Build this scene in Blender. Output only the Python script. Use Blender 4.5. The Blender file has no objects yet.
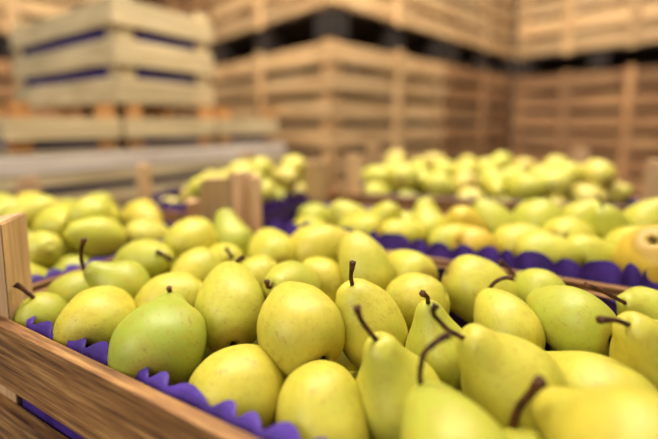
import bpy, bmesh, math, random
import numpy as np
from mathutils import Vector, Matrix, noise
C = bpy.context.scene.collection
rnd = random.Random(7)

# ------------------------------------------------------------------ camera
F, PX, HZ, PITCH, CAMZ = 375.0, 329.0, 122.0, math.radians(6), 0.185
PY = HZ + F * math.tan(PITCH)
CAM = Vector((0, 0, CAMZ))
FWD = Vector((0, math.cos(PITCH), -math.sin(PITCH)))
UPV = Vector((0, math.sin(PITCH), math.cos(PITCH)))
def ray(x, y):                       # depth-normalised ray through a point of the picture
    return Vector((1, 0, 0)) * ((x - PX) / F) + UPV * ((PY - y) / F) + FWD
def on_plane(x, y, z):
    r = ray(x, y); return CAM + r * ((z - CAMZ) / r.z)
def proj(p):
    d = p - CAM; w = d.dot(FWD)
    if w <= 1e-4: return (-1e4, -1e4, w)
    return (PX + F * d.x / w, PY - F * d.dot(UPV) / w, w)
cd = bpy.data.cameras.new('camera'); cam = bpy.data.objects.new('camera', cd); C.objects.link(cam)
cam.location = CAM; cam.rotation_euler = (math.pi / 2 - PITCH, 0, 0)
cd.sensor_width = 36; cd.lens = F / 658 * 36; cd.clip_start = 0.01
cd.shift_y = -(219.5 - PY) / 658
cd.dof.use_dof = True; cd.dof.focus_distance = 0.315; cd.dof.aperture_fstop = 1.4
bpy.context.scene.camera = cam

# ------------------------------------------------------------------ materials
def srgb(r, g, b):
    f = lambda c: (c / 255) / 12.92 if c / 255 <= .04045 else ((c / 255 + .055) / 1.055) ** 2.4
    return (f(r), f(g), f(b), 1)
class NT:
    def __init__(s, name):
        s.m = bpy.data.materials.new(name); s.m.use_nodes = True
        s.n = s.m.node_tree.nodes; s.l = s.m.node_tree.links
        s.bsdf = s.n['Principled BSDF']
    def add(s, t, **kw):
        n = s.n.new(t)
        for k, v in kw.items():
            if k.startswith('i_'): n.inputs[k[2:].replace('_', ' ')].default_value = v
            else: setattr(n, k, v)
        return n
    def link(s, a, b): s.l.new(a, b)
    def noise(s, vec, scale, detail=3, rough=.5):
        n = s.add('ShaderNodeTexNoise'); n.inputs['Scale'].default_value = scale
        n.inputs['Detail'].default_value = detail; n.inputs['Roughness'].default_value = rough
        if vec: s.link(vec, n.inputs['Vector'])
        return n.outputs['Fac']
    def ramp(s, fac, stops):
        n = s.add('ShaderNodeValToRGB'); e = n.color_ramp.elements
        while len(e) < len(stops): e.new(.5)
        for el, (p, c) in zip(e, stops):
            el.position = p; el.color = c if isinstance(c, tuple) else (c, c, c, 1)
        s.link(fac, n.inputs['Fac']); return n.outputs['Color']
    def mix(s, fac, a, b, mode='MIX'):
        n = s.add('ShaderNodeMix'); n.data_type = 'RGBA'; n.blend_type = mode
        for v, i in ((fac, 0), (a, 6), (b, 7)):
            if isinstance(v, (int, float, tuple)): n.inputs[i].default_value = v
            else: s.link(v, n.inputs[i])
        return n.outputs[2]
    def bump(s, h, st, dist=.002):
        n = s.add('ShaderNodeBump'); n.inputs['Strength'].default_value = st; n.inputs['Distance'].default_value = dist
        s.link(h, n.inputs['Height']); s.link(n.outputs[0], s.bsdf.inputs['Normal'])
    def objvec(s, scale=(1, 1, 1), offs=True):
        tc = s.add('ShaderNodeTexCoord'); mp = s.add('ShaderNodeMapping'); mp.inputs['Scale'].default_value = scale
        s.link(tc.outputs['Object'], mp.inputs['Vector'])
        if offs:
            oi = s.add('ShaderNodeObjectInfo'); mm = s.add('ShaderNodeMath', operation='MULTIPLY'); mm.inputs[1].default_value = 37.
            s.link(oi.outputs['Random'], mm.inputs[0]); s.link(mm.outputs[0], mp.inputs['Location'])
        return mp.outputs[0]

def wood(name, dark, mid, light, sc=1.0, gloss=.6, var=(.74, 1.16)):
    t = NT(name)
    v = t.objvec((2.2 * sc, 42 * sc, 42 * sc)); v2 = t.objvec((1.2 * sc, 5 * sc, 5 * sc))
    g = t.noise(v, 3.0, 6, .62); big = t.noise(v2, 4, 3)
    col = t.ramp(g, [(.34, dark), (.52, mid), (.72, light)])
    tone = t.ramp(big, [(.3, .72), (.7, 1.1)])
    col = t.mix(1.0, col, tone, 'MULTIPLY')
    oi = t.add('ShaderNodeObjectInfo'); ov = t.ramp(oi.outputs['Random'], [(0, var[0]), (1, var[1])])
    col = t.mix(1.0, col, ov, 'MULTIPLY')
    t.link(col, t.bsdf.inputs['Base Color']); t.bsdf.inputs['Roughness'].default_value = gloss
    t.bump(g, .35, .0015)
    return t.m
W_NEAR = wood('crate_wood', srgb(84, 48, 18), srgb(148, 100, 50), srgb(200, 152, 86), 1.6, .6, (.9, 1.08))
W_POST = wood('post_wood', srgb(186, 140, 92), srgb(208, 166, 118), srgb(220, 184, 138), 1.2)
W_PALE = wood('pale_crate_wood', srgb(176, 148, 104), srgb(204, 180, 134), srgb(226, 204, 162), .8, .6, (.9, 1.1))
W_WHITE = wood('whitewashed_wood', srgb(200, 180, 162), srgb(216, 198, 180), srgb(226, 210, 194), .8, .6, (.95, 1.05))
W_ORANGE = wood('orange_post_wood', srgb(165, 108, 52), srgb(196, 136, 72), srgb(214, 160, 98), .8)
W_BIN = wood('weathered_bin_wood', srgb(112, 68, 38), srgb(168, 120, 74), srgb(206, 162, 108), .5, .8)
W_BIN2 = wood('light_bin_wood', srgb(160, 114, 68), srgb(208, 166, 112), srgb(230, 198, 150), .5, .8)
W_BIND = wood('shade_dark_wood', srgb(28, 18, 12), srgb(44, 30, 20), srgb(60, 42, 30), .5, .85)  # near black colour stands in for shade in the gaps under the bins

def pear_mat():
    t = NT('pear_skin')
    v = t.objvec((1, 1, 1)); v0 = t.objvec((1, 1, 1), False)
    oi = t.add('ShaderNodeObjectInfo')
    big = t.noise(v, 1.1, 2); mid = t.noise(v, 4.5, 4); fine = t.noise(v, 16, 4, .65)
    col = oi.outputs['Color']
    green = t.mix(.6, col, srgb(160, 168, 52)); warm = t.mix(.4, col, srgb(210, 180, 60))
    col = t.mix(t.ramp(big, [(.5, 0.), (.72, .65)]), col, green)
    col = t.mix(t.ramp(big, [(.27, .6), (.45, 0.)]), col, warm)
    col = t.mix(t.ramp(mid, [(.48, 0.), (.75, .45)]), col, srgb(172, 146, 48))
    # lenticels
    vo = t.add('ShaderNodeTexVoronoi'); vo.inputs['Scale'].default_value = 13; t.link(v, vo.inputs['Vector'])
    col = t.mix(t.ramp(vo.outputs['Distance'], [(.06, .6), (.15, 0.)]), col, srgb(140, 120, 40))
    # scuffs
    wv = t.objvec((1.2, 3.5, 1.2)); sc = t.noise(wv, 5, 6, .7)
    col = t.mix(t.ramp(sc, [(.57, 0.), (.70, .75)]), col, srgb(150, 112, 50))
    rs = t.noise(v, 26, 3, .7)
    col = t.mix(t.ramp(rs, [(.64, 0.), (.74, .6)]), col, srgb(132, 96, 44))
    # russet around the calyx and the stalk
    sx = t.add('ShaderNodeSeparateXYZ'); t.link(v0, sx.inputs[0])
    add = t.add('ShaderNodeMath', operation='MULTIPLY_ADD'); t.link(fine, add.inputs[0]); add.inputs[1].default_value = .16; t.link(sx.outputs[2], add.inputs[2])
    cal = t.ramp(add.outputs[0], [(0, .0), (1, .0)])
    mr = t.add('ShaderNodeMapRange'); t.link(add.outputs[0], mr.inputs[0])
    mr.inputs[1].default_value = -.80; mr.inputs[2].default_value = -.9; mr.inputs[3].default_value = 0; mr.inputs[4].default_value = .55
    col = t.mix(mr.outputs[0], col, srgb(150, 112, 44))
    t.link(col, t.bsdf.inputs['Base Color'])
    b = t.bsdf.inputs
    b['Roughness'].default_value = .42; b['Specular IOR Level'].default_value = .4
    b['Subsurface Weight'].default_value = .12; b['Subsurface Radius'].default_value = (.5, .35, .08); b['Subsurface Scale'].default_value = .012
    t.bump(fine, .12, .002)
    return t.m
PEAR = pear_mat()
def simple(name, c1, c2, scale, rough=.6, spec=.3):
    t = NT(name); v = t.objvec(); n = t.noise(v, scale, 4)
    t.link(t.ramp(n, [(.35, c1), (.65, c2)]), t.bsdf.inputs['Base Color']); t.bsdf.inputs['Roughness'].default_value = rough
    t.bsdf.inputs['Specular IOR Level'].default_value = spec
    t.bump(n, .3, .001); return t.m
STEM = simple('stem_bark', srgb(44, 24, 14), srgb(98, 54, 30), 5)
CALYX = simple('dry_calyx', srgb(38, 28, 18), srgb(82, 62, 38), 6)
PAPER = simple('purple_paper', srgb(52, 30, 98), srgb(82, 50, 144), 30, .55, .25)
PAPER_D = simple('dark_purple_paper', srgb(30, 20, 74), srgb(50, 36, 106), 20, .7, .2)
CONC = simple('concrete', srgb(84, 78, 72), srgb(108, 102, 94), 3, .8)
WALLM = simple('painted_wall', srgb(104, 88, 74), srgb(124, 106, 90), 1.5, .8)
METAL = simple('steel', srgb(120, 120, 120), srgb(150, 150, 150), 10, .4)

# ------------------------------------------------------------------ helpers
def tag(o, label=None, cat=None, group=None, kind=None):
    if label: o['label'] = label
    if cat: o['category'] = cat
    if group: o['group'] = group
    if kind: o['kind'] = kind
    return o
def link(name, me, m, parent=None, loc=(0, 0, 0), rot=None):
    o = bpy.data.objects.new(name, me); C.objects.link(o)
    if m and not me.materials: me.materials.append(m)
    if parent: o.parent = parent
    o.location = loc
    if rot is not None: o.rotation_euler = rot
    return o
def empty(name, loc, rz=0):
    o = bpy.data.objects.new(name, None); C.objects.link(o); o.location = loc; o.rotation_euler = (0, 0, rz); o.empty_display_size = .05
    return o
boxcache = {}
def boxmesh(sx, sy, sz, mat, bev=.0012):
    k = (round(sx, 4), round(sy, 4), round(sz, 4), mat.name)
    if k in boxcache: return boxcache[k]
    bm = bmesh.new(); bmesh.ops.create_cube(bm, size=1)
    bmesh.ops.scale(bm, vec=(sx, sy, sz), verts=bm.verts)
    bmesh.ops.bevel(bm, geom=bm.edges[:], offset=bev, segments=2, affect='EDGES', profile=.6)
    me = bpy.data.meshes.new('board'); bm.to_mesh(me); bm.free(); me.materials.append(mat)
    for p in me.polygons: p.use_smooth = False
    boxcache[k] = me; return me
def board(name, parent, p0, p1, h, th, z, mat, side=1):
    """board from p0 to p1 (2d, local), its outer face on that line, bottom at z; its long axis is local x"""
    d = Vector((p1[0] - p0[0], p1[1] - p0[1])); L = d.length; a = math.atan2(d.y, d.x)
    nx, ny = -math.sin(a) * side, math.cos(a) * side
    c = ((p0[0] + p1[0]) / 2 + nx * th / 2, (p0[1] + p1[1]) / 2 + ny * th / 2, z + h / 2)
    return link(name, boxmesh(L, th, h, mat), None, parent, c, (0, 0, a))
def postmesh(leg, h, mat, cache={}):
    k = (leg, h, mat.name)
    if k in cache: return cache[k]
    bm = bmesh.new()       # the long axis is local x so that the grain runs up the post
    tri = [(0, 0), (leg, 0), (0, leg)]
    lo = [bm.verts.new((0, x, y)) for x, y in tri]; hi = [bm.verts.new((h, x, y)) for x, y in tri]
    bm.faces.new(lo[::-1]); bm.faces.new(hi)
    for i in range(3): bm.faces.new((lo[i], lo[(i + 1) % 3], hi[(i + 1) % 3], hi[i]))
    bmesh.ops.recalc_face_normals(bm, faces=bm.faces)
    bmesh.ops.bevel(bm, geom=bm.edges[:], offset=.0015, segments=2, affect='EDGES')
    me = bpy.data.meshes.new('corner_post'); bm.to_mesh(me); bm.free(); me.materials.append(mat)
    cache[k] = me; return me
def corner_post(parent, x, y, k, leg, z0, h, mat):
    o = link('corner_post', postmesh(leg, h, mat), None, parent, (x, y, z0))
    # local x -> up, local y,z -> the two legs
    a = k * math.pi / 2
    e1 = Vector((math.cos(a), math.sin(a), 0)); e2 = Vector((-math.sin(a), math.cos(a), 0))
    o.rotation_euler = Matrix((( 0, e1.x, e2.x), (0, e1.y, e2.y), (1, 0, 0))).to_euler()
    return o

def crate(name, loc, rz, L, W, rows, th, wood_, post, leg, rise, label, cat='crate', group=None, base_h=.008, leg1=None):
    """rows: list of (z_bottom, height); loc is the near-left top-rim corner at local z=0"""
    r = empty(name, loc, rz); tag(r, label, cat, group)
    zb = min(z for z, h in rows)
    for z, h in rows:
        m = wood_
        if isinstance(wood_, dict): m = wood_.get((z, h), wood_['default'])
        board('side_slat', r, (0, 0), (L, 0), h, th, z, m, 1)
        board('side_slat', r, (0, W), (L, W), h, th, z, m, -1)
        board('end_slat', r, (0, th), (0, W - th), h, th, z, m, -1)
        board('end_slat', r, (L, th), (L, W - th), h, th, z, m, 1)
    ht = rise - (zb)
    for k, (x, y) in enumerate(((th, th), (L - th, th), (L - th, W - th), (th, W - th))):
        corner_post(r, x, y, k, leg, zb, ht, post)
    nb = max(3, int(W / .075)); w = (W - 2 * th) / nb
    wd = wood_['default'] if isinstance(wood_, dict) else wood_
    for i in range(nb):
        y = th + (i + .5) * w
        link('bottom_board', boxmesh(L - 2 * th - .001, w * .88, base_h, wd), None, r, (L / 2, y, zb + base_h / 2))
    return r

def liner(name, crate_o, L, W, th, depth, label, mat=PAPER, top=.0015, amp=.0038, wl=.026, seed=1, group=None, flare=.005, leg=.037, step=.0025, tops=None):
    """paper sheet standing inside the four slatted walls with a scalloped edge, skirting the corner posts"""
    e = th + .002; g = leg + .004
    pts = [(e + g, e), (L - e - g, e), (L - e, e + g), (L - e, W - e - g), (L - e - g, W - e), (e + g, W - e), (e, W - e - g), (e, e + g)]
    bm = bmesh.new(); rg = random.Random(seed); cols = []
    per = 0; n8 = len(pts)
    for i in range(n8):
        a = Vector(pts[i]); b = Vector(pts[(i + 1) % n8]); d = b - a; ln = d.length; d.normalize(); nin = Vector((-d.y, d.x))
        n = max(2, int(ln / step))
        T_ = top if tops is None else (tops[i // 2] if i % 2 == 0 else None)
        pn = Vector((-(Vector(pts[i]) - Vector(pts[i - 1])).normalized().y, (Vector(pts[i]) - Vector(pts[i - 1])).normalized().x))
        for j in range(n):
            s = per + ln * j / n; p = a + d * (ln * j / n)
            nn = nin if j else ((nin + pn) * .5).normalized()
            ph = 2.2 * noise.noise(Vector((s * 22, seed, 0)))
            sn = 2 * abs(math.sin(math.pi * s / wl + ph)) - 1
            sc = (.5 + .5 * sn) ** .55 * (.7 + .45 * noise.noise(Vector((s * 31, seed, 8))) + .15)
            loose = noise.noise(Vector((s * 12, seed * 3.1, 4)))
            tp = T_ if T_ is not None else tops[i // 2] + (tops[(i // 2 + 1) % 4] - tops[i // 2]) * j / n
            hz = tp - amp + 2 * amp * sc + .007 * loose
            fl = flare * (.7 + .5 * noise.noise(Vector((s * 22, 9, seed)))) + .004 * sn
            prof = [(.0, -depth), (.0, -depth * .6), (.001, -.04), (.002, -.012), (.003 + fl * .25, 0), (.004 + fl * .6, hz * .55), (.004 + fl, hz)]
            cols.append([bm.verts.new((p.x + nn.x * o, p.y + nn.y * o, z)) for o, z in prof])
        per += ln
    for i in range(len(cols)):
        A, B = cols[i], cols[(i + 1) % len(cols)]
        for k in range(len(A) - 1): bm.faces.new((A[k], B[k], B[k + 1], A[k + 1]))
    me = bpy.data.meshes.new(name); bm.to_mesh(me); bm.free()
    for p in me.polygons: p.use_smooth = True
    o = link(name, me, mat, None, crate_o.location, crate_o.rotation_euler)
    return tag(o, label, 'paper liner', group)

# ------------------------------------------------------------------ pear meshes (unit bulb radius, neck along +z)
PROF = {
 'pear': [(-.90, .0), (-.93, .07), (-.985, .17), (-1.0, .30), (-.93, .50), (-.72, .76), (-.40, .94), (0, 1.0), (.35, .955), (.70, .82), (1.0, .655), (1.3, .50), (1.55, .40), (1.73, .31), (1.83, .19), (1.86, .09), (1.83, .0)],
 'long': [(-.92, .0), (-.95, .07), (-1.0, .16), (-1.01, .28), (-.93, .50), (-.72, .75), (-.40, .93), (0, 1.0), (.4, .95), (.85, .80), (1.25, .61), (1.6, .47), (1.9, .37), (2.08, .28), (2.18, .17), (2.21, .08), (2.18, .0)],
 'cone': [(-.90, .0), (-.93, .07), (-.985, .17), (-1.0, .30), (-.93, .50), (-.72, .76), (-.40, .94), (0, 1.0), (.3, .94), (.55, .80), (.78, .645), (1.0, .52), (1.2, .43), (1.36, .35), (1.47, .24), (1.51, .12), (1.48, .0)],
 'stub': [(-.86, .0), (-.90, .07), (-.97, .18), (-.985, .33), (-.90, .56), (-.68, .80), (-.36, .95), (0, 1.0), (.35, .965), (.70, .85), (.95, .71), (1.15, .58), (1.32, .45), (1.43, .32), (1.48, .20), (1.48, .1), (1.44, .0)],
 'round': [(-.84, .0), (-.88, .07), (-.94, .18), (-.955, .34), (-.87, .58), (-.66, .80), (-.36, .95), (0, 1.0), (.33, .965), (.62, .83), (.84, .65), (.98, .48), (1.06, .33), (1.08, .2), (1.05, .1), (1.0, .0)],
 'egg': [(-.95, .0), (-.98, .07), (-1.03, .17), (-1.04, .30), (-.96, .52), (-.75, .76), (-.42, .94), (0, 1.0), (.4, .97), (.8, .87), (1.1, .75), (1.35, .6), (1.52, .45), (1.62, .30), (1.66, .18), (1.67, .09), (1.64, .0)],
}
TIP = {'pear': 1.83, 'long': 2.18, 'cone': 1.48, 'stub': 1.44, 'round': 1.0, 'egg': 1.64}
def catmull(P, n):
    out = []; P = [P[0]] + P + [P[-1]]
    for i in range(1, len(P) - 2):
        for k in range(n):
            t = k / n; q = []
            for c in (0, 1):
                a, b, d, e = (P[i + j][c] for j in (-1, 0, 1, 2))
                q.append(.5 * (2 * b + (d - a) * t + (2 * a - 5 * b + 4 * d - e) * t * t + (3 * b - 3 * d + e - a) * t ** 3))
            out.append((q[0], max(q[1], 0)))
    out.append(P[-1]); return out
pear_meshes = {}
def pear_mesh(kind, seed, n=3, seg=40):
    k = (kind, seed, n)
    if k in pear_meshes: return pear_meshes[k]
    rg = random.Random(seed * 13 + 5); bend = rg.uniform(.02, .2); off = Vector((rg.uniform(0, 50), 3, 7))
    sq = rg.uniform(.96, 1.04); L = TIP[kind]
    pr = catmull(PROF[kind], n); bm = bmesh.new(); rings = []
    for i, (z, r) in enumerate(pr):
        if i in (0, len(pr) - 1):
            rings.append([bm.verts.new((bend * (max(z, 0) / L) ** 2, 0, z))]); continue
        ring = []
        for j in range(seg):
            a = 2 * math.pi * j / seg; c, s = math.cos(a), math.sin(a)
            d = noise.noise(Vector((c * r * .9, s * r * .9, z * .8)) + off) * .075 + noise.noise(Vector((c * r * 2.2, s * r * 2.2, z * 2)) + off) * .02
            f = 1 + d * min(1, r * 2)
            if z < -.8: f += .012 * math.sin(5 * a)
            if z > L - .15: f += .03 * math.sin(3 * a + 1)
            ring.append(bm.verts.new((c * r * f * sq + bend * (max(z, 0) / L) ** 2, s * r * f / sq, z)))
        rings.append(ring)
    for A, B in zip(rings, rings[1:]):
        for j in range(seg):
            j2 = (j + 1) % seg
            if len(A) == 1: bm.faces.new((A[0], B[j2], B[j]))
            elif len(B) == 1: bm.faces.new((A[j], A[j2], B[0]))
            else: bm.faces.new((A[j], A[j2], B[j2], B[j]))
    bmesh.ops.recalc_face_normals(bm, faces=bm.faces)
    me = bpy.data.meshes.new('pear'); bm.to_mesh(me); bm.free()
    for p in me.polygons: p.use_smooth = True
    me.materials.append(PEAR); me['bend'] = bend
    pear_meshes[k] = me; return me
def tube(pts, rads, seg=10):
    """tapered tube mesh through the points, smoothed"""
    P = []; 
    Q = [pts[0]] + list(pts) + [pts[-1]]; R = [rads[0]] + list(rads) + [rads[-1]]; RR = []
    for i in range(1, len(Q) - 2):
        for k in range(5):
            t = k / 5; a, b, d, e = Q[i - 1], Q[i], Q[i + 1], Q[i + 2]
            P.append(.5 * (2 * b + (d - a) * t + (2 * a - 5 * b + 4 * d - e) * t * t + (3 * b - 3 * d + e - a) * t ** 3))
            RR.append(R[i] * (1 - t) + R[i + 1] * t)
    P.append(Q[-1]); RR.append(R[-1])
    bm = bmesh.new(); rings = []; prev = None
    for i, p in enumerate(P):
        d = (P[min(i + 1, len(P) - 1)] - P[max(i - 1, 0)]).normalized()
        ref = prev if prev else (Vector((1, 0, 0)) if abs(d.x) < .8 else Vector((0, 1, 0)))
        u = (ref - d * ref.dot(d)).normalized(); v = d.cross(u); prev = u
        w = RR[i]
        rings.append([bm.verts.new(p + (u * math.cos(2 * math.pi * j / seg) + v * math.sin(2 * math.pi * j / seg)) * w * (1 + .12 * math.sin(3 * j + i))) for j in range(seg)])
    for A, B in zip(rings, rings[1:]):
        for j in range(seg): bm.faces.new((A[j], A[(j + 1) % seg], B[(j + 1) % seg], B[j]))
    bm.faces.new(rings[0][::-1]); bm.faces.new(rings[-1])
    bmesh.ops.recalc_face_normals(bm, faces=bm.faces)
    me = bpy.data.meshes.new('stem'); bm.to_mesh(me); bm.free()
    for p in me.polygons: p.use_smooth = True
    me.materials.append(STEM); return me
def calyx_mesh(kind, cache={}):
    if kind in cache: return cache[kind]
    bm = bmesh.new(); zb = PROF[kind][0][0]
    for j in range(6):
        a = 2 * math.pi * j / 6; c, s = math.cos(a), math.sin(a); tx, ty = -s, c
        prof = [(.03, zb + .03, .045), (.08, zb - .045, .045), (.125, zb - .115, .035), (.17, zb - .15, .008)]
        L = []
        for r, z, w in prof:
            L.append((bm.verts.new((c * r + tx * w, s * r + ty * w, z)), bm.verts.new((c * r - tx * w, s * r - ty * w, z))))
        for A, B in zip(L, L[1:]): bm.faces.new((A[0], A[1], B[1], B[0]))
    bmesh.ops.solidify(bm, geom=bm.faces[:], thickness=.02)
    r = bmesh.ops.create_uvsphere(bm, u_segments=8, v_segments=6, radius=.06)
    bmesh.ops.translate(bm, verts=r['verts'], vec=(0, 0, zb + .01)); bmesh.ops.scale(bm, vec=(.75, .75, 1), verts=bm.verts)
    me = bpy.data.meshes.new('calyx'); bm.to_mesh(me); bm.free(); me.materials.append(CALYX)
    cache[kind] = me; return me
def gstem(kind, v, cache={}):
    if (kind, v) in cache: return cache[(kind, v)]
    rg = random.Random(v * 7 + 1); z = TIP[kind] - .05
    b = pear_mesh(kind, v)['bend']; dx, dy = rg.uniform(-.35, .35), rg.uniform(-.35, .35); L = rg.uniform(.5, .85)
    P = [Vector((b, 0, z - .03)), Vector((b + dx * .1, dy * .1, z + L * .35)), Vector((b + dx * .5, dy * .5, z + L * .75)), Vector((b + dx, dy, z + L))]
    me = tube(P, [.055, .038, .042, .075], 8); cache[(kind, v)] = me; return me

TONES = [(194, 184, 60), (198, 186, 64), (190, 184, 60), (200, 190, 78), (198, 178, 54), (184, 178, 58), (200, 192, 86)]
def tone(g=None, w=0):
    if g is None:
        c = rnd.choice(TONES); g = rnd.choice([0, 0, 0, .1, .2, .45])
    else: c = TONES[1]
    c = [c[0] + (164 - c[0]) * g, c[1] + (170 - c[1]) * g, c[2] + (58 - c[2]) * g]
    if w < .5: w *= .45
    c = [c[0] + (216 - c[0]) * w, c[1] + (170 - c[1]) * w, c[2] + (56 - c[2]) * w]
    return srgb(*c)
all_spheres = []            # (centre, radius, pear index)
def spheres(pos, ax, R, kind):
    L = TIP[kind]
    s = [(pos - ax * (.05 * R), .95 * R)]
    if kind != 'round': s += [(pos + ax * (R * (L - .95) * .62), .73 * R), (pos + ax * (R * (L - .42)), .40 * R)]
    return s
def light_tone():
    c = rnd.choice([(206, 196, 88), (208, 192, 88), (202, 194, 78), (212, 192, 100), (196, 190, 80)]); return srgb(*c)
def place_pear(pos, ax, R, kind, v, colour, roll=None):
    o = bpy.data.objects.new('pear', pear_mesh(kind, v)); C.objects.link(o)
    q = Vector((0, 0, 1)).rotation_difference(ax)
    from mathutils import Quaternion
    q = q @ Quaternion((0, 0, 1), rnd.uniform(0, 6.28) if roll is None else roll)
    o.rotation_mode = 'QUATERNION'; o.rotation_quaternion = q; o.location = pos; o.scale = (R, R, R); o.color = colour
    return o

# ------------------------------------------------------------------ the row of open pear crates
_a = on_plane(-9, 321.5, 0); _b = on_plane(240, 447, 0); UA = math.atan2((_b - _a).y, (_b - _a).x); U = Vector((math.cos(UA), math.sin(UA), 0)); N = Vector((-U.y, U.x, 0))
A = _a; TH = .010
ROWS = [(-.061, .061), (-.146, .060)]
def ab(a, b, z=0): return A + U * a + N * b + Vector((0, 0, z))
def pear_crate(loc, rz, L, W, lab, lablow, seed, lin, rise=.092, **kw):
    c = crate('pear_crate', loc, rz, L, W, ROWS, TH, W_NEAR, W_POST, .037, rise, lab)
    liner('paper_liner', c, L, W, TH, .125, lin, seed=seed, **kw)
    low = crate('pear_crate', (loc[0], loc[1], loc[2] - .239), rz, L, W, ROWS, TH, W_NEAR, W_ORANGE, .037, .092, lablow)
    return c, low
def inside(loc, rz, L, W):
    return (Vector(loc), Vector((math.cos(rz), math.sin(rz), 0)), Vector((-math.sin(rz), math.cos(rz), 0)), L, W)
M_L, M_W = .70, .332
print('M', math.degrees(UA), M_W, A, (on_plane(640, 301, .012) - A).dot(N))
cr = {}
cr['M'] = (tuple(ab(-.037, 0)), UA, M_L + .037, M_W)
lrz = UA + math.radians(-1)
Lu = Vector((math.cos(lrz), math.sin(lrz), 0))
lp = ab(-.053, 0) - Lu * .60
cr['L'] = (tuple(lp), lrz, .60, .33)
cr['R'] = (tuple(ab(.0, M_W + .008)), UA + math.radians(1.5), .74, .272)
cr['F'] = (tuple(ab(-.33, M_W + .04)), UA, .32, .40)
GZ = .018; g0 = on_plane(341, 194, GZ); g1 = on_plane(672, 209.5, GZ); grz = math.atan2((g1 - g0).y, (g1 - g0).x)
cr['G'] = (tuple(g0), grz, (g1 - g0).length, .40)
pear_crate(*cr['M'], 'open wooden crate of pears in the foreground, its slatted side at bottom left', 'lower wooden crate under the front pear crate, at the bottom left corner', 3,
           'purple scalloped paper liner in the front pear crate')
pear_crate(*cr['L'], 'open wooden crate of pears behind the left end of the front crate', 'lower crate hidden beneath the left rear crate of pears', 5,
           'purple paper liner in the left rear crate, peeking between pears', rise=.05)
pear_crate(*cr['R'], 'open wooden crate of pears on the right behind the front crate', 'lower crate hidden beneath the right hand crate of pears', 8,
           'purple scalloped paper liner in the crate right behind the front one', wl=.03, tops=(.018, .01, -.014, .016), amp=.006, flare=.0)
pear_crate(*cr['F'], 'small looking pear crate between the two wooden posts at centre back', 'lower crate hidden beneath the centre back crate of pears', 11,
           'dark purple paper liner in the centre back crate between two posts', top=.02, amp=.007, wl=.03, flare=-.004)
pear_crate(*cr['G'], 'farthest open crate heaped with pears behind a pale wooden rim', 'lower crate hidden beneath the farthest crate of pears', 14,
           'purple paper liner in the farthest heaped crate', top=-.014, amp=.003)

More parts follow.
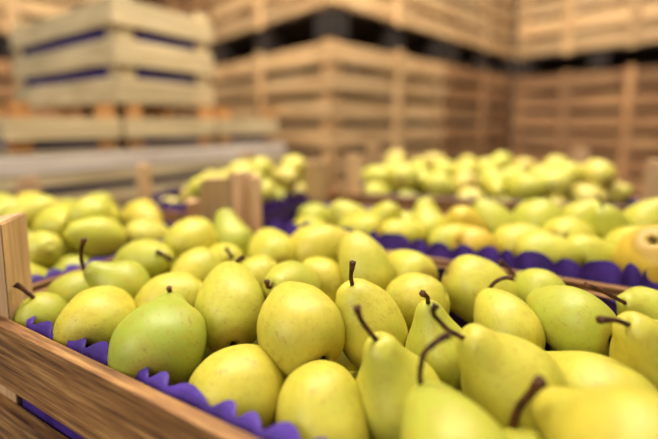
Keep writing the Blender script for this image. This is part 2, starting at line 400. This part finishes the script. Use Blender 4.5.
# ------------------------------------------------------------------ hand-placed pears
# (x, y, r) of the bulb in the photo's frame, height of bulb centre, neck direction (right, up, away), kind, variant, green, warm, stem, label
H = [
 # front crate
 (98, 326, 37, .008, (.3, .5, .8), 'round', 1, 0, .25, None, 'round yellow pear at the left rim with its dark calyx showing at the bottom'),
 (160, 344, 45, -.002, (-.6, .65, .35), 'cone', 2, 1.15, 0, [(171, 297), (170, 293), (169, 288)], 'greenish mottled pear with russet scuffs against the left rim'),
 (236, 397, 46, -.010, (.75, .15, .1), 'round', 3, 0, .3, None, 'smooth yellow pear low at the rim, second from the bottom left'),
 (231, 312, 35, .006, (.04, .8, .45), 'egg', 4, .2, 0, [(229, 273), (228, 269), (235, 263), (243, 257)], 'yellow green pear with dark crooked stem, left of the centre round pear'),
 (301, 331, 43, .012, (-.5, .62, .55), 'round', 5, 0, .3, None, 'round yellow pear at the centre with its calyx at lower right'),
 (322, 418, 48, -.020, (.15, -.7, -.35), 'stub', 6, 0, .2, None, 'domed yellow pear without stem at the bottom centre edge'),
 (398, 398, 46, -.006, (-.27, .8, -.2), 'cone', 7, .12, 0, [(380, 347), (378, 342), (368, 330), (360, 318), (357, 307)], 'pear pointing up with a long bent brown stem, right of the domed one'),
 (371, 329, 36, .006, (-.36, .8, -.2), 'stub', 8, 0, .15, [(353, 289), (352, 285), (351, 274), (353, 262)], 'yellow pear right of the round centre pear, thin upright dark stem'),
 (439, 352, 34, .008, (-.2, .8, -.1), 'cone', 9, .45, 0, [(427, 305), (428, 302), (427, 297), (422, 293)], 'greenish pear with a short stub stem, behind the crossing stems'),
 (464, 474, 59, -.006, (-.6, .65, .35), 'stub', 10, .6, 0, [(422, 400), (422, 392), (420, 374), (424, 354), (436, 342), (450, 334)], 'blurred near pear at the bottom edge with a tall hooked red brown stem'),
 (510, 386, 48, .008, (-.62, .66, .15), 'cone', 11, .1, 0, [(472, 343), (464, 338), (450, 331), (438, 320), (433, 312), (436, 305)], 'yellow pear with a dark curled stem reaching up left, right of centre'),
 (600, 409, 52, .008, (-.86, .46, .15), 'pear', 12, .1, 0, None, 'long smooth yellow pear lying on its side at the right'),
 (643, 476, 79, .012, (-.62, .56, .45), 'cone', 13, 0, .45, None, 'largest blurred golden pear in the bottom right corner'),
 (532, 484, 50, -.012, (-.1, .8, .3), 'cone', 14, .1, 0, [(510, 440), (511, 434), (518, 410), (530, 394), (541, 381)], 'nearest pear cut by the bottom edge, its dark thick knobbed stem standing up'),
 (576, 323, 34, .008, (-.85, .2, .45), 'stub', 15, .85, 0, None, 'green pear lying on its side below the purple edge at right'),
 (662, 366, 45, .010, (-.5, .58, .3), 'cone', 16, 0, .2, [(631, 328), (627, 324), (614, 320), (599, 320)], 'yellow pear cut by the right edge with a short dark stem pointing left'),
 (509, 329, 31, .004, (-.45, .75, .2), 'stub', 17, .05, .1, [(488, 297), (487, 293), (494, 283), (504, 278), (513, 278)], 'yellow pear with thin reddish stem arching right, left of the green lying pear'),
 (476, 289, 32, .006, (.75, -.3, .2), 'stub', 18, .1, 0, None, 'plump yellow pear below the purple edge, behind the greenish stub stemmed pear'),
 (541, 294, 24, .006, (-.5, .45, .7), 'pear', 19, .55, 0, [(522, 283), (519, 279), (510, 270), (500, 261)], 'small pale green pear below the purple edge with a red brown stem'),
 (648, 314, 26, .006, (-.65, .35, .3), 'cone', 20, .5, 0, [(627, 305), (623, 302), (606, 293), (586, 285)], 'pale green pear at the right edge with a long stem crossing the purple paper'),
 (415, 304, 30, .004, (.7, .3, -.2), 'round', 1, 0, .1, None, 'yellow pear behind the short stubbed greenish pear'),
 (410, 275, 25, .006, (-.6, .2, .7), 'egg', 2, .1, 0, None, 'yellow pear lying close below the purple edge, right of the upright one'),
 (367, 273, 26, .008, (-.3, .78, .1), 'egg', 3, .1, .1, None, 'upright yellow pear touching the purple edge at centre'),
 (316, 252, 27, .006, (.8, .2, .1), 'stub', 4, 0, .35, None, 'round warm yellow pear at the far corner of the front crate'),
 (292, 289, 27, .004, (-.8, .05, .55), 'stub', 5, .5, 0, [(270, 289), (268, 287), (267, 281)], 'green tinged pear behind the round centre pear with tiny dark stem'),
 (322, 285, 26, .0, (-.7, .5, -.2), 'round', 6, 0, .2, None, 'yellow pear half hidden behind the round centre pear'),
 (257, 283, 24, -.004, (.5, .6, -.3), 'round', 7, .05, 0, None, 'yellow pear just right of the crooked stem'),
 (273, 256, 24, .006, (-.2, .5, .8), 'egg', 8, .05, 0, None, 'yellow pear in front of the dark purple paper at centre back'),
 (231, 243, 23, .008, (-.15, .75, .1), 'cone', 9, .75, 0, None, 'green pear pointing up in front of the middle wooden post'),
 (222, 268, 23, .002, (.3, .35, .8), 'stub', 10, 0, .1, [(233, 262), (232, 257), (226, 248)], 'yellow pear with small brown stem below the green pointed pear'),
 (190, 246, 26, .010, (.3, .7, -.3), 'round', 11, 0, 0, None, 'bright pale yellow round pear left of the middle post'),
 (197, 278, 27, .004, (.5, .7, -.2), 'round', 12, 0, .1, None, 'round yellow pear below the bright pale one'),
 (143, 266, 26, .004, (.6, .3, .3), 'stub', 13, .45, 0, [(170, 262), (172, 260), (164, 255), (156, 251)], 'yellow green pear with a short stem slanting left, left rear of the crate'),
 (171, 309, 34, -.004, (.6, .5, -.2), 'round', 14, 0, .1, None, 'yellow pear rising right behind the greenish mottled pear'),
 (122, 286, 25, .006, (-.8, .42, .1), 'cone', 15, .8, 0, [(87, 274), (84, 269), (81, 254), (84, 239)], 'pale green pear on its side with a tall black upright stem'),
 (44, 318, 23, .004, (-.3, .5, -.2), 'round', 16, .7, 0, [(36, 303), (33, 298), (24, 290), (15, 284)], 'pale green pear in the left corner with a tan stem'),
 (72, 299, 24, .0, (.5, .6, -.2), 'round', 17, .5, 0, None, 'pale green pear tucked behind the corner pear'),
 # right hand crate
 (428, 231, 22, .010, (-.1, .8, .1), 'cone', 1, .3, 0, None, 'upright yellow green pear left in the right hand crate'),
 (352, 222, 18, .010, (-.6, .5, -.2), 'stub', 2, .2, 0, None, 'blurred pear at the left end of the right hand crate'),
 (383, 226, 19, .012, (0.2, 0.6, -0.56), 'stub', 3, .3, 0, None, 'blurred upright pear beside the left end of the right hand crate'),
 (364, 232, 18, .0, (-.8, .1, .5), 'egg', 4, .1, 0, None, 'pale pear lying at the purple edge, left in the right hand crate'),
 (398, 238, 19, .0, (.8, .1, .5), 'egg', 5, 0, .1, None, 'yellow pear lying against the purple edge before the upright pear'),
 (464, 232, 21, .012, (-0.1, 0.6, -0.56), 'stub', 6, 0, .5, None, 'warm yellow pear right of the upright yellow green one'),
 (474, 247, 20, .0, (.7, -.1, .6), 'stub', 7, 0, .7, None, 'pinkish yellow pear lying near the purple edge'),
 (448, 244, 18, -.004, (.6, .3, .1), 'egg', 8, .2, 0, None, 'low yellow pear under the upright one in the right hand crate'),
 (496, 228, 21, .012, (-.5, .7, -.2), 'stub', 9, .5, 0, None, 'greenish pear in the middle of the right hand crate'),
 (537, 225, 25, .016, (.5, .7, -.2), 'round', 10, .55, 0, None, 'round olive green pear raised in the right hand crate'),
 (517, 246, 23, .004, (.8, .3, .1), 'stub', 11, .1, .2, None, 'yellow pear below and left of the round olive pear'),
 (540, 254, 22, -.002, (.8, .1, .1), 'egg', 12, .2, 0, None, 'yellow pear lying along the purple edge at right of centre'),
 (568, 240, 23, .010, (.6, .1, .7), 'stub', 13, .2, .1, None, 'yellow pear right of the round olive pear'),
 (577, 222, 19, .014, (.6, .5, -.2), 'stub', 14, .4, 0, None, 'small pear behind, right of the round olive pear'),
 (607, 232, 22, .016, (-0.1, 0.6, -0.56), 'stub', 15, .6, 0, None, 'greenish upright pear toward the right of the right hand crate'),
 (585, 257, 23, .006, (.85, .0, .4), 'long', 16, .4, 0, None, 'long greenish pear lying across the right hand crate'),
 (630, 250, 22, .010, (.6, .5, -.2), 'stub', 18, .2, 0, None, 'yellow pear just left of the big golden one'),
 (643, 228, 22, .018, (.4, .7, -.2), 'stub', 19, .3, 0, None, 'pear behind the big golden one at the right edge'),
 (656, 262, 34, .012, (.1, -.55, .8), 'egg', 20, 0, .75, None, 'big golden orange pear at the right edge with a dark calyx on top'),
]
TIPS = {(600, 409): (520, 360), (643, 476): (554, 399)}
AWAY = {(160, 344), (231, 312), (464, 474), (643, 476), (600, 409), (532, 484)}
P = []
for (x, y, r, z, d, kind, v, g, w, st, lab) in H:
    if v > 8: vv = (v - 1) % 8 + 1
    else: vv = v
    rr = ray(x, y); D = (z - CAMZ) / rr.z
    aw = rr.normalized(); rt = aw.cross(Vector((0, 0, 1))).normalized(); up = rt.cross(aw)
    dn = Vector(d).normalized(); ax = (rt * dn.x + up * dn.y + aw * dn.z).normalized()
    tgt = st[1] if st and len(st) > 1 else TIPS.get((x, y)); aim = None
    if (x, y) == (160, 344): tgt = (171, 300)
    if tgt and kind != 'round':
        R0 = r * D / F; T = TIP[kind] * R0; pos = CAM + rr * D
        e = ray(*tgt) - rr; lat = (e - aw * e.dot(aw)).normalized(); best = None
        for k in range(-80, 81):
            t_ = math.radians(k); cand = lat * math.cos(t_) + aw * math.sin(t_)
            q = proj(pos + cand * T); er = math.hypot(q[0] - tgt[0], q[1] - tgt[1]) + .004 * abs(k - (-25 if (x, y) not in AWAY else 25))
            if best is None or er < best[0]: best = (er, cand, k)
        ax = best[1]; print('neck', lab[:40], 'err %.1f ang %d' % (best[0], best[2]))
    P.append(dict(r=rr, D=D, D0=D, rpx=r, ax=ax, kind=kind, v=vv, g=g, w=w, st=st, lab=lab, x=x, y=y, far=len(P) > 36))
RO = Vector(cr['R'][0]); RN = Vector((-math.sin(cr['R'][1]), math.cos(cr['R'][1]), 0))
def sph(p): return spheres(CAM + p['r'] * p['D'], p['ax'], p['rpx'] * p['D'] / F, p['kind'])
for it in range(160):                # slide pears along their sight lines until they only touch
    S = [sph(p) for p in P]; mv = [0.] * len(P)
    for i in range(len(P)):
        for j in range(i + 1, len(P)):
            if abs(P[i]['x'] - P[j]['x']) > 220: continue
            for ci, ri in S[i]:
                for cj, rj in S[j]:
                    d = ci - cj; o = ri + rj - d.length
                    if o > .0015:
                        n_ = d.normalized(); ni = n_.dot(P[i]['r']); nj = -n_.dot(P[j]['r'])
                        mv[i] += .25 * o * ni; mv[j] += .25 * o * nj
        if not P[i]['far']:
            for ci, ri in S[i]:
                h_ = ci.z - .008; rq = math.sqrt(max(0, ri * ri - h_ * h_)) if h_ > 0 else ri
                o = rq + TH + .005 - (ci - A).dot(N)
                if o > 0: mv[i] += .9 * o / max(.3, P[i]['r'].dot(N))
                o = (ci - A).dot(N) + rq + TH + .004 - M_W
                if o > 0: mv[i] -= .9 * o / max(.3, P[i]['r'].dot(N))
        else:
            for ci, ri in S[i]:
                h_ = ci.z - .02; rq = math.sqrt(max(0, ri * ri - h_ * h_)) if h_ > 0 else ri
                qb = (ci - RO).dot(RN); o = rq + TH + .008 - qb
                if o > 0: mv[i] += .9 * o / max(.3, P[i]['r'].dot(RN))
                o = qb + rq + TH + .003 - cr['R'][3]
                if o > 0: mv[i] -= .9 * o / max(.3, P[i]['r'].dot(RN))
    for i, p in enumerate(P):
        p['D'] += max(-.004, min(.004, mv[i])) ; p['D'] += (p['D0'] - p['D']) * .03
        if p['x'] == 532: p['D'] = max(p['D0'] * .97, min(p['D'], p['D0'] * 1.06))
        p['D'] = max(p['D0'] * .86, min(p['D0'] * 1.16, p['D']))
for key in 'MLRFG':
    o0, rz, L_, W_ = cr[key]; e1 = Vector((math.cos(rz), math.sin(rz), 0)); e2 = Vector((-e1.y, e1.x, 0))
    for (a_, b_) in ((0, 0), (0, W_), (L_, W_), (L_, 0)):
        q = Vector(o0) + e1 * a_ + e2 * b_; print(key, a_, b_, [round(t, 2) for t in proj(q)], [round(t, 2) for t in proj(q + Vector((0, 0, .092)))], 'post span', [round(proj(q + e1 * k * (1 if a_ == 0 else -1))[0]) for k in (.01, .055)], [round(proj(q + e2 * k * (1 if b_ == 0 else -1))[0]) for k in (.01, .055)])
for p in P:
    q = CAM + p['r'] * p['D']; print('%-60s R %.4f z %.3f n %.3f D/D0 %.2f' % (p['lab'][:60], p['rpx'] * p['D'] / F, q.z, (q - A).dot(N), p['D'] / p['D0']))
hand = []
for i, p in enumerate(P):
    R = p['rpx'] * p['D'] / F; pos = CAM + p['r'] * p['D']
    o = place_pear(pos, p['ax'], R, p['kind'], p['v'], tone(p['g'], p['w']), roll=i * 1.3)
    tag(o, p['lab'], 'pear', 'pears in the right hand crate' if p['far'] else 'pears in the front crate')
    for s in spheres(pos, p['ax'], R, p['kind']): all_spheres.append(s)
    cx = link('calyx', calyx_mesh(p['kind']), None, o)
    M = Matrix.LocRotScale(pos, o.rotation_quaternion, (R, R, R)); Mi = M.inverted()
    b = pear_mesh(p['kind'], p['v'])['bend']
    if p['st']:
        tip = M @ Vector((b, 0, TIP[p['kind']] - .12)); dt = (tip - CAM).dot(FWD)
        pts = [Mi @ tip]; n = len(p['st'])
        for k, (sx, sy) in enumerate(p['st']):
            if k == 0 and n > 2 and False: continue
            dd = dt - .001 - (.012 * (k / n) * (1 if p['y'] < 380 else .6) if p['x'] != 532 else .015 + .035 * k / n)
            pts.append(Mi @ (CAM + ray(sx, sy) * dd))
        w0 = (.0016 if p['x'] != 532 else .0021) / R
        rads = [w0 * 1.5] + [w0 * 1.35, w0 * 1.05] + [w0 * .95] * (n - 3) + [w0 * 1.6] if n >= 3 else [w0 * 1.4, w0 * 1.1, w0 * 1.5]
        rads = rads[:len(pts)]
        pts2 = pts[:1] + pts[2:] if n > 2 else pts
        rads2 = [w0 * 1.5] + [w0 * 1.1] * (len(pts2) - 2) + [w0 * 1.75]
        link('stem', tube(pts2, rads2), None, o)
    elif p['ax'].dot(p['r']) < 1.2 and i > 36 and i % 2:
        link('stem', gstem(p['kind'], p['v']), None, o)
    hand.append(o)

# ------------------------------------------------------------------ pears filling the crates
def fill(key, zmax, n, mound, seed, ctry=30, floor=-.135, keep=-.07, bias=0, rr_=(.030, .037)):
    loc, rz, L, W = cr[key]; o0, u, v, L, W = inside(loc, rz, L, W); rg = random.Random(seed)
    MX = np.zeros((0, 4)); out = []; m = TH + .003; fails = 0
    while fails < 12 and len(out) < n:
        best = None
        for t in range(ctry):
            R = rg.uniform(*rr_); kind = rg.choice(['cone', 'stub', 'stub', 'egg', 'round'])
            el = rg.uniform(-.35, .5); az = rg.uniform(0, 6.28)
            ax = Vector((math.cos(az) * math.cos(el), math.sin(az) * math.cos(el), math.sin(el)))
            a = rg.uniform(m + R, L - m - R); b = rg.uniform(m + R, W - m - R)
            base = o0 + u * a + v * b; base.z = 0; S = spheres(Vector((0, 0, 0)), ax, R, kind); ok = True; zz = floor + R
            for c, r in S:
                q = base + c - o0; qa, qb = q.dot(u), q.dot(v)
                if qa < m + r or qa > L - m - r or qb < m + r or qb > W - m - r or min(qa, L - qa) + min(qb, W - qb) < .052 + 1.3 * r: ok = False; break
                zz = max(zz, floor + r - c.z)
                if len(MX):
                    s2 = (r * .97 + MX[:, 3]) ** 2 - (base.x + c.x - MX[:, 0]) ** 2 - (base.y + c.y - MX[:, 1]) ** 2
                    k = s2 > 0
                    if k.any(): zz = max(zz, float((MX[k, 2] + np.sqrt(s2[k])).max()) - c.z)
            if not ok: continue
            ea = min(a, L - a); eb = min(b, W - b)
            if zz > zmax + mound * min(1, max(0, min(ea, eb) - .035) / .05) + bias * (a / L - .5): continue
            if best is None or zz < best[0]: best = (zz, base, ax, R, kind)
        if best is None: fails += 1; continue
        zz, base, ax, R, kind = best; pos = Vector((base.x, base.y, zz))
        MX = np.vstack([MX] + [[[c.x, c.y, c.z, r * .97]] for c, r in spheres(pos, ax, R, kind)])
        out.append((pos + Vector((0, 0, o0.z)), ax, R, kind))
    return [e for e in out if e[0].z - o0.z > keep]
def underfill(key, seed, z0, z1, n):
    """a second layer beneath hand-placed pears, touching nothing above"""
    loc, rz, L, W = cr[key]; o0, u, v, L, W = inside(loc, rz, L, W); rg = random.Random(seed); out = []; m = TH + .004
    for t in range(n):
        R = rg.uniform(.032, .037); kind = rg.choice(['stub', 'round', 'egg', 'stub']); el = rg.uniform(-.5, .5); az = rg.uniform(0, 6.28)
        ax = Vector((math.cos(az) * math.cos(el), math.sin(az) * math.cos(el), math.sin(el)))
        f = t / n; z1_ = z1
        base = o0 + u * rg.uniform(m + R, L - m - R) + v * rg.uniform(m + R, W - m - R); base.z = z1 + (z0 - z1) * f * rg.random()
        if key == 'R': base.z = min(base.z, -.02)
        S = spheres(base, ax, R, kind); ok = True
        for c, r in S:
            q = c - o0; qa, qb = q.dot(u), q.dot(v)
            if qa < m + r or qa > L - m - r or qb < m + r or qb > W - m - r or c.z - r < -.135 or min(qa, L - qa) + min(qb, W - qb) < .05 + 1.3 * r: ok = False; break
            for cc, r2 in all_spheres:
                if (c - cc).length < r + r2 - .003: ok = False; break
            if not ok: break
        if ok:
            all_spheres.extend(S); out.append((base, ax, R, kind))
    return out
auto = {'M': underfill('M', 21, -.10, -.005, 2600), 'R': underfill('R', 22, -.10, .012, 2600),
        'L': fill('L', .006, 400, .03, 31, bias=.03, rr_=(.027, .034)), 'F': fill('F', .014, 300, .045, 32, bias=.09, rr_=(.028, .034)), 'G': fill('G', .016, 400, .036, 33, rr_=(.028, .034))}
autos = []
for key, lst in auto.items():
    for (pos, ax, R, kind) in lst:
        v = rnd.randint(1, 5); o = place_pear(pos, ax, R, kind, v, light_tone() if key in 'GF' and rnd.random() < .8 else tone()); o['ck'] = key
        autos.append(o)
        if rnd.random() < (.55 if key == 'L' else .4): link('stem', gstem(kind, v), None, o).rotation_euler = (0, 0, 0)
        if kind != 'x': link('calyx', calyx_mesh(kind), None, o)

# ------------------------------------------------------------------ stacked crates and bins behind
FLOOR = -.50
def bin_(name, loc, rz, L, W, z0, z1, nb, wood_, post, label, mids=1, midsW=1, gapf=.3, feet=.0, group=None, postw=.07, fill_=None, inner=None):
    r = empty(name, (loc[0], loc[1], 0), rz); tag(r, label, 'crate', group); th = .02; pt = .03
    pitch = (z1 - z0) / nb; h = pitch * (1 - gapf)
    for i in range(nb):
        z = z0 + pitch * i + pitch * gapf * .5
        board('side_slat', r, (0, 0), (L, 0), h, th, z, wood_, 1); board('side_slat', r, (0, W), (L, W), h, th, z, wood_, -1)
        board('end_slat', r, (0, th), (0, W - th), h, th, z, wood_, -1); board('end_slat', r, (L, th), (L, W - th), h, th, z, wood_, 1)
    H_ = z1 - z0
    def up(nm, x, y, sx, sy):
        o = link(nm, boxmesh(H_, sx, sy, post), None, r, (x, y, z0 + H_ / 2), (0, -math.pi / 2, 0))
        return o
    # posts: inside the corners, battens inside the walls
    for x in (th + postw / 2, L - th - postw / 2):
        for y in (th + postw / 2, W - th - postw / 2): up('corner_post', x, y, postw, postw)
    for k in range(mids):
        x = L * (k + 1) / (mids + 1)
        for y in (-.009, W + .009):
            up('batten', x, y, .018, .06)
    for k in range(midsW):
        y = W * (k + 1) / (midsW + 1)
        for x in (-.009, L + .009):
            up('batten', x, y, .06, .018)
    n = max(3, int(W / .16)); w = (W - 2 * th) / n
    for i in range(n):
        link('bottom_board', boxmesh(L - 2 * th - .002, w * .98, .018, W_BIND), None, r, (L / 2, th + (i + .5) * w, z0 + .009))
    if feet > 0:
        for x in (.07, L / 2, L - .07):
            for y in (.07, W / 2, W - .07):
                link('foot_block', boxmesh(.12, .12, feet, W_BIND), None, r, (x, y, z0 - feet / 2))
    if inner:
        th2 = th + .004
        bm = bmesh.new(); bmesh.ops.create_cube(bm, size=1); bmesh.ops.scale(bm, vec=(L - 2 * th2 , W - 2 * th2, H_ - .03), verts=bm.verts)
        top = [f for f in bm.faces if f.normal.z > .9]; bmesh.ops.delete(bm, geom=top, context='FACES')
        bmesh.ops.solidify(bm, geom=bm.faces[:], thickness=.001)
        me = bpy.data.meshes.new('liner'); bm.to_mesh(me); bm.free()
    return r
# the tall bins: two tiers on blocks
wd = Vector((.726, .688, 0)).normalized(); wa = math.atan2(wd.y, wd.x); wn = Vector((-wd.y, wd.x, 0))
C2 = Vector((.0096, 1.80, 0))
def tier(p, rz, L, W, where, w1=W_BIN, w2=W_BIN, mids=1, midsW=1, nb=7):
    bin_('storage_bin', p, rz, L, W, FLOOR + .13, .585, nb, w1, w1, 'lower slatted wooden bin ' + where, mids, midsW, feet=.13)
    bin_('storage_bin', p, rz, L, W, .585 + .13, 1.65, nb, w2, w2, 'upper slatted wooden bin ' + where, mids, midsW, feet=.13)
tier(C2, wa, 1.05, 1.2, 'at the near corner of the middle stack', W_BIN2, W_BIN2)
tier(C2 + wd * 1.09, wa, 1.05, 1.2, 'second along the receding middle stack', W_BIN, W_BIN2)
tier(C2 + wn * 1.25 + wd * .0, wa, 1.05, 1.2, 'behind the middle stack on its left', W_BIN, W_BIN)
tier(C2 + wn * 2.5 + wd * .0, wa, 1.05, 1.2, 'far back on the left, seen past the pale crates', W_BIN, W_BIN2)
tier(C2 + wn * 3.75 + wd * .0, wa, 1.05, 1.2, 'farthest back at the left edge', W_BIN, W_BIN2)
tier(Vector((-2.35, 2.05, 0)), wa, 1.05, 1.2, 'at the far left edge behind the cornerwise crate', W_BIN, W_BIN2)
K = C2 + wd * 2.2
tier(K - wn * 1.2, wa, 1.2, 1.2, 'of the back row right of the dark inner corner', W_BIN, W_BIN2, 1, 2, 6)
tier(K - wn * 2.44, wa, 1.2, 1.2, 'of the back row cut by the right edge', W_BIN, W_BIN2, 1, 2, 6)

# the pale crates on the left
sd = Vector((.68, .733, 0)).normalized(); sa = math.atan2(sd.y, sd.x); sn = Vector((-sd.y, sd.x, 0)); S0 = Vector((-.775, 1.08, 0))
def small(name, p, rz, L, W, z1, rows, wood_, label, rise=.04, th=.012, leg=.05, post=W_ORANGE, lin=True, linlabel='', top=-.004):
    r = crate(name, (p.x, p.y, z1), rz, L, W, rows, th, wood_, post, leg, rise, label)
    if lin:
        zb = -min(z for z, h in rows)
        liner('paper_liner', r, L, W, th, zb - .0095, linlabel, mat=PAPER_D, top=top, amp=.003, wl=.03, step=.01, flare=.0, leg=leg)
    return r
tx = [(-.12, .285, 'left'), (.175, .325, 'middle'), (.51, .30, 'right')]
for t0, ln, nm in tx:
    small('slatted_crate', S0 + sd * t0, sa, ln, .55, .197, [(-.064, .064), (-.1, .003)], W_PALE, 'shallow pale crate resting on the white rimmed crates, %s of the three' % nm, rise=.045,
          linlabel='dark purple liner in the %s shallow pale crate' % nm, top=-.01)
rowsW = [(-.05, .05), (-.088, .034), (-.162, .046)]
for zt, lab in ((.090, 'long crate with whitewashed top board behind the left rear pears'), (-.086, 'long lower crate under the white rimmed crate')):
    small('slatted_crate', S0 - sn * .008 + sd * -.16, sa, 1.0, .58, zt, rowsW, {'default': W_PALE, rowsW[0]: W_WHITE if zt > 0 else W_PALE}, lab, rise=.0005,
          linlabel='dark purple liner of the ' + ('white rimmed crate' if zt > 0 else 'long lower crate'), post=W_PALE)
small('slatted_crate', S0 - sn * .008 + sd * -.16, sa, 1.0, .58, -.266, [(-.06, .06), (-.14, .05)], W_PALE, 'bottom crate of the pale stack', rise=.012, post=W_PALE, lin=False)
# the crate turned at an angle on top
ta = math.atan2(.54, -.84); T0 = Vector((-.668, 1.2, 0)); tu = Vector((-.84, .54, 0)).normalized(); tv = Vector((.54, .84, 0)).normalized()
rowsT = [(-.080, .080), (-.203, .082), (-.325, .081)]
tr = math.atan2(tv.y, tv.x)
small('slatted_crate', T0, tr, .385, .82, .572, rowsT, W_PALE, 'big pale crate turned cornerwise on top of the left stack', rise=.03, leg=.06, linlabel='purple liner showing between slats of the cornerwise crate', post=W_PALE, top=-.012)
small('slatted_crate', T0 + tu * .03 + tv * .01, tr, .385, .82, .572 + .36, rowsT, W_PALE, 'topmost pale crate of the left stack, above the cornerwise one', rise=.03, leg=.06, linlabel='purple liner of the topmost pale crate', post=W_PALE, top=-.012) if False else None

# ------------------------------------------------------------------ pallets, floor, walls
def pallet(p, rz, L, W, ztop, label):
    r = empty('pallet', (p[0], p[1], FLOOR), rz); tag(r, label, 'pallet'); h = ztop - FLOOR
    n = max(4, int(W / .12)); w = W / n
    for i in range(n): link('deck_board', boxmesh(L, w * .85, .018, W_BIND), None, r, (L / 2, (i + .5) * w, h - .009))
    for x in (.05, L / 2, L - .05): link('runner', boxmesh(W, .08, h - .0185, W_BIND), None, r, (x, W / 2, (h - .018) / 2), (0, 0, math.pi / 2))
for key, nm in (('M', 'front crate'), ('L', 'left rear crate'), ('R', 'right hand crate'), ('F', 'centre back crate'), ('G', 'farthest crate')):
    loc, rz, L, W = cr[key]; pallet(loc, rz, L, W, loc[2] - .239 - .1465, 'low wooden pallet under the %s of pears' % nm)
pp = S0 - sn * .008 + sd * -.16
pallet(pp, sa, 1.0, .58, -.266 - .14, 'low wooden pallet under the pale crates at left')
def slab(name, loc, dims, m):
    return tag(link(name, boxmesh(*dims, m), None, None, loc), kind='structure')
slab('floor', (0, 4, FLOOR - .05), (18, 18, .1), CONC)
slab('wall_back', (0, 9.5, 1.7), (18, .2, 4.4), WALLM)
slab('wall_left', (-7.5, 4, 1.7), (.2, 18, 4.4), WALLM)
slab('wall_right', (7.5, 4, 1.7), (.2, 18, 4.4), WALLM)

# ------------------------------------------------------------------ keep only pears the view can show, name them
bpy.context.view_layer.update()
dg = bpy.context.evaluated_depsgraph_get(); sc = bpy.context.scene; hits = {}; sides = {}
for (ox, stepp, store) in ((0, 2, hits), (-.12, 5, sides), (.12, 5, sides)):
    org = CAM + Vector((ox, 0, 0))
    for yy in range(130, 439, stepp):
        for xx in range(0, 658, stepp):
            ok, loc, nor, idx, ob, mt = sc.ray_cast(dg, org, ray(xx, yy))
            if ok:
                while ob.parent: ob = ob.parent
                if ob.name.startswith('pear'):
                    e = store.setdefault(ob.name, [0, 0, 0]); e[0] += 1; e[1] += xx; e[2] += yy
def ordw(n):
    W_ = 'first second third fourth fifth sixth seventh eighth ninth tenth eleventh twelfth thirteenth fourteenth fifteenth sixteenth seventeenth eighteenth nineteenth twentieth'.split()
    return W_[n] if n < 20 else '%dth' % (n + 1)
PL = {'M': 'deep in the front crate', 'R': 'low in the right hand crate', 'L': 'in the left rear crate', 'F': 'in the centre back crate', 'G': 'in the farthest crate'}
by = {}
for o in autos:
    k = o['ck']; del o['ck']
    h = hits.get(o.name, [0, 0, 0])
    if h[0] < 3:
        if sides.get(o.name, [0])[0] < 3:
            for ch in list(o.children): bpy.data.objects.remove(ch)
            bpy.data.objects.remove(o); continue
        x, y, w = proj(o.location)
    else: x, y = h[1] / h[0], h[2] / h[0]
    by.setdefault(k, []).append((y, x, o))
print('PEARS', {k: len(v) for k, v in by.items()}, len(hand), 'unseen hand', [o['label'] for o in hand if hits.get(o.name, [0])[0] < 3])
for k, lst in by.items():
    lst.sort(key=lambda e: e[0]); nrow = max(1, round(len(lst) / 14)); per = math.ceil(len(lst) / nrow)
    for r_ in range(nrow):
        row = sorted(lst[r_ * per:(r_ + 1) * per], key=lambda e: e[1])
        for j, (y, x, o) in enumerate(row):
            rowname = '%s row' % ordw(r_)
            c = o.color; hue = 'greenish' if c[0] < c[1] * 1.02 else 'yellow'
            tag(o, '%s pear %s, %s from left, %s' % (hue, PL[k], ordw(j), rowname), 'pear', 'pears ' + PL[k])

# ------------------------------------------------------------------ light: daylight, plus fills added for the rear stacks
def area(name, loc, size, power, col, rot=(0, 0, 0), sy=None):
    l = bpy.data.lights.new(name, 'AREA'); l.shape = 'RECTANGLE'; l.size = size; l.size_y = sy or size; l.energy = power; l.color = col
    o = bpy.data.objects.new(name, l); C.objects.link(o); o.location = loc; o.rotation_euler = rot; return o
area('skylight', (-.6, .9, 3.2), 2.2, 20, (1, .98, .92), (0, math.radians(-8), 0))
area('skylight', (1.5, 3.0, 3.4), 2.5, 60, (1, .94, .84))
area('doorway_daylight', (-3.0, -2.2, 2.2), 2.6, 70, (1, .98, .94), (math.radians(62), 0, math.radians(-45)))
def aim(loc, to):
    return (Vector(to) - Vector(loc)).to_track_quat('-Z', 'Y').to_euler()
for loc, to, pw, sz in (((-.45, .85, 1.9), (-1.0, 1.75, .1), 30, .7), ((.5, 1.0, 2.3), (.9, 2.6, .5), 48, 1.0)):  # added fill lights that brighten the stacks behind, not the near pears
    area('stack_fill', loc, sz, pw, (1, .93, .8), aim(loc, to))
w = bpy.data.worlds.new('hall'); bpy.context.scene.world = w; w.use_nodes = True
w.node_tree.nodes['Background'].inputs[0].default_value = (.95, .93, .9, 1); w.node_tree.nodes['Background'].inputs[1].default_value = .34
vs = bpy.context.scene.view_settings
vs.view_transform = 'Standard'; vs.look = 'None'; vs.gamma = 1; vs.use_curve_mapping = False; vs.exposure = .5
